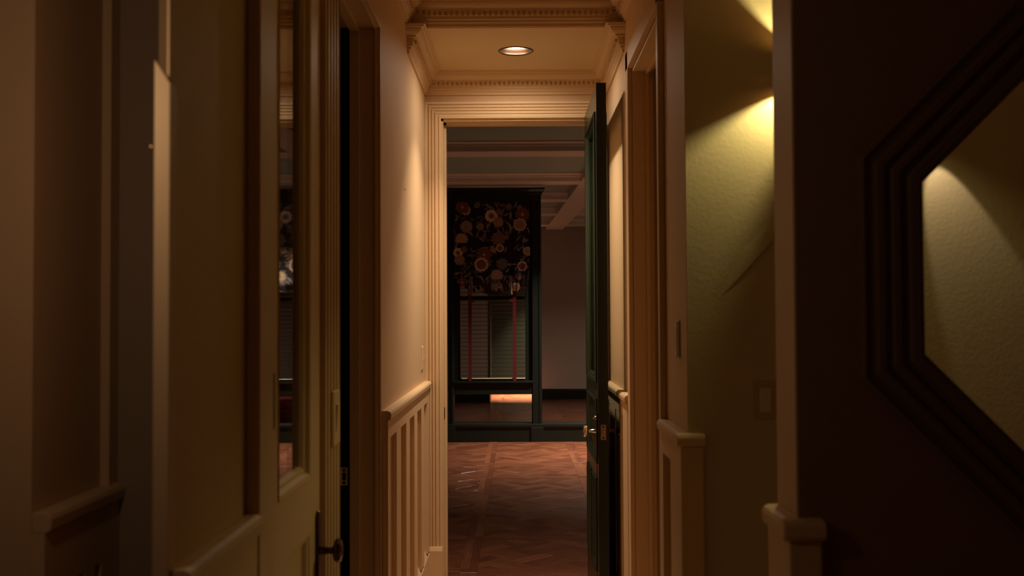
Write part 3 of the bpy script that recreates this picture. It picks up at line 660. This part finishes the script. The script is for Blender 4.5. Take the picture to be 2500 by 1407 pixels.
# ------------------------------------------------------------------ parquet of the far room
def clip(poly, x0, x1, y0, y1):
    for ax, lim, s in ((0, x0, 1), (0, x1, -1), (1, y0, 1), (1, y1, -1)):
        out = []
        for i in range(len(poly)):
            a, b = poly[i], poly[(i+1) % len(poly)]
            ia, ib = s*(a[ax]-lim) >= 0, s*(b[ax]-lim) >= 0
            if ia: out.append(a)
            if ia != ib:
                t = (lim-a[ax])/(b[ax]-a[ax]); out.append((a[0]+t*(b[0]-a[0]), a[1]+t*(b[1]-a[1])))
        poly = out
        if len(poly) < 3: return []
    return poly
def area_of(p): return abs(sum(p[i][0]*p[(i+1) % len(p)][1]-p[(i+1) % len(p)][0]*p[i][1] for i in range(len(p))))/2
def parquet():
    fl = B(-2.6, 3.6, 5.60, FD+1.6, -.2, -.004).build('floor.001', SLAT); struct(fl, 'glossy reddish oak parquet floor of the far room with diagonal blocks', 'floor')
    pitch, band = .85, .095; pcs = []
    ox, oy = -.275, 5.86
    xs = [ox + pitch*i for i in range(-3, 6)]; ys = [oy + pitch*i for i in range(-1, 18)]
    for x in xs:                                   # long bands, three strips each
        for y in ys:
            for s in range(2):
                pcs.append(([(x-band/2+s*band/2, y+band/2), (x-band/2+(s+1)*band/2, y+band/2), (x-band/2+(s+1)*band/2, y+pitch-band/2), (x-band/2+s*band/2, y+pitch-band/2)], math.pi/2))
            pcs.append(([(x-band/2, y-band/2), (x+band/2, y-band/2), (x+band/2, y+band/2), (x-band/2, y+band/2)], 0))
    for y in ys:
        for x in xs:
            for s in range(2):
                pcs.append(([(x+band/2, y-band/2+s*band/2), (x+pitch-band/2, y-band/2+s*band/2), (x+pitch-band/2, y-band/2+(s+1)*band/2), (x+band/2, y-band/2+(s+1)*band/2)], 0))
    c45 = math.sqrt(.5); cell = .27
    for x in xs:
        for y in ys:
            a0_, a1_, b0_, b1_ = x+band/2, x+pitch-band/2, y+band/2, y+pitch-band/2; cx, cy = (a0_+a1_)/2, (b0_+b1_)/2
            for i in range(-3, 3):
                for j in range(-3, 3):
                    for s in range(3):
                        u0, v0 = i*cell, j*cell
                        q = [(u0, v0+s*cell/3), (u0+cell, v0+s*cell/3), (u0+cell, v0+(s+1)*cell/3), (u0, v0+(s+1)*cell/3)]
                        ang = math.pi/4
                        if (i+j) % 2: q = [(u0+(v-v0), v0+(u-u0)) for u, v in q]; ang = -math.pi/4; ang = 3*math.pi/4
                        q = [(cx+(u-v)*c45, cy+(u+v)*c45) for u, v in q]
                        p = clip(q, a0_, a1_, b0_, b1_)
                        if p and area_of(p) > 1e-4: pcs.append((p, ang))
    out = []
    for p, ang in pcs:
        p = clip(p, -2.5, 3.5, 5.602, FD+1.49)
        if not p or area_of(p) < 1e-4: continue
        cx = sum(q[0] for q in p)/len(p); cy = sum(q[1] for q in p)/len(p)
        if 11.86 < cy < 12.13: continue
        out.append((p, ang, cx, cy))
    vis = [q for q in out if -.40*q[3]/5.5 < q[2] < .36*q[3]/5.2 and q[3] < 11.85]
    vis.sort(key=lambda q: -area_of(q[0])/q[3]**3); first = set(id(q) for q in vis[:290])
    def add(m, g, q):
        p, ang, cx, cy = q; n0 = len(m.v); k = .9965; h = random.uniform(-.0006, .0006)
        if area_of([*p]) <= 0: return
        sg = sum(p[i][0]*p[(i+1) % len(p)][1]-p[(i+1) % len(p)][0]*p[i][1] for i in range(len(p)))
        if sg < 0: p = p[::-1]
        tx, ty = random.uniform(-.0007, .0007), random.uniform(-.0007, .0007)
        def zt(x, y): return h + tx*(x-cx) + ty*(y-cy)
        def ins(q_, e): L_ = math.hypot(q_[0]-cx, q_[1]-cy); f = max(0, 1-e/L_); return (cx+(q_[0]-cx)*f, cy+(q_[1]-cy)*f)
        top = [ins(q_, .0022) for q_ in p]; mid = [ins(q_, .0006) for q_ in p]
        m.rings([[(x, y, -.005) for x, y in mid], [(x, y, zt(x, y)-.0012) for x, y in mid], [(x, y, zt(x, y)) for x, y in top]], True)
        m.f.append(tuple(n0+2*len(p)+i for i in range(len(p))))
        off = (random.uniform(0, 50), random.uniform(0, 50))
        for r in range(3):
            for (x, y) in (mid, mid, top)[r]:
                g.append((x*math.cos(ang)+y*math.sin(ang)+off[0], -x*math.sin(ang)+y*math.cos(ang)+off[1], off[0]))
    def finish(m, g, kind=None):
        o = m.build('parquet_block', WOOD, fl, kind=kind); at = o.data.attributes.new('grain', 'FLOAT_VECTOR', 'POINT')
        at.data.foreach_set('vector', [c for v in g for c in v]); return o
    rest, rg_ = MB(), []
    for q in out:
        if id(q) in first: m, g = MB(), []; add(m, g, q); finish(m, g)
        else: add(rest, rg_, q)
    finish(rest, rg_, 'stuff')
    th = B(-.38, .392, 5.45, 5.60, 0, .006).build('threshold', WOOD, fl, bevel=.003)
parquet()

# ------------------------------------------------------------------ unseen lamps added to light the far room and the passage
def downlight(x, y, z, power, label, col=WARM, spread=140):
    t = empty('recessed_lamp', (x, y, z)); tag(t, label, 'lamp')
    o = MB().lathe((x, y, z), (0, 0, 1), [(.065, .0), (.065, -.006), (.085, -.005), (.085, 0)], 24).build('trim_ring', BEAM); adopt(t, o)
    o = MB().lathe((x, y, z-.002), (0, 0, -1), [(.065, 0), (.03, .001), (0, .001)], 24).build('bulb', BULB); adopt(t, o)
    area('far_fill_light', (x, y, z-.008), .11, power, col, spread)
downlight(1.15, 10.9, 2.99, P_FAR, 'added recessed lamp over the curb, unseen behind the green door', (1, .86, .70), 104)
downlight(-1.0, 15.4, 2.99, P_FAR2*.28, 'added unseen lamp beyond the window frame on the mauve return side')
downlight(1.9, 14.4, 2.99, P_FAR2, 'added unseen lamp beyond the second window frame')
downlight(.3, FD+.75, 2.99, P_ROOM3, 'added unseen lamp in the small room past the far doorway', (1, .76, .52), 56)
ps = empty('wall_sconce', (-.80, 1.05, 1.66)); tag(ps, 'shaded sconce added as unseen fill for the side passage', 'lamp')
o = MB().lathe((-.72, 1.05, 1.60), (0, 0, 1), [(.07, 0), (.05, .14), (.049, .14), (.069, 0)], 24).build('lamp_shade', IVORY); adopt(ps, o)
m = MB(); m.box(-.90, -.885, 1.02, 1.08, 1.58, 1.74); m.box(-.885, -.715, 1.045, 1.055, 1.585, 1.595); m.box(-.725, -.715, 1.045, 1.055, 1.585, 1.63); o = m.build('wall_arm', BRONZE); adopt(ps, o)
point('passage_fill_light', (-.62, 1.20, 1.72), P_NEAR, (1, .70, .45), .03)  # added fill lamp for the passage, set apart from the shade
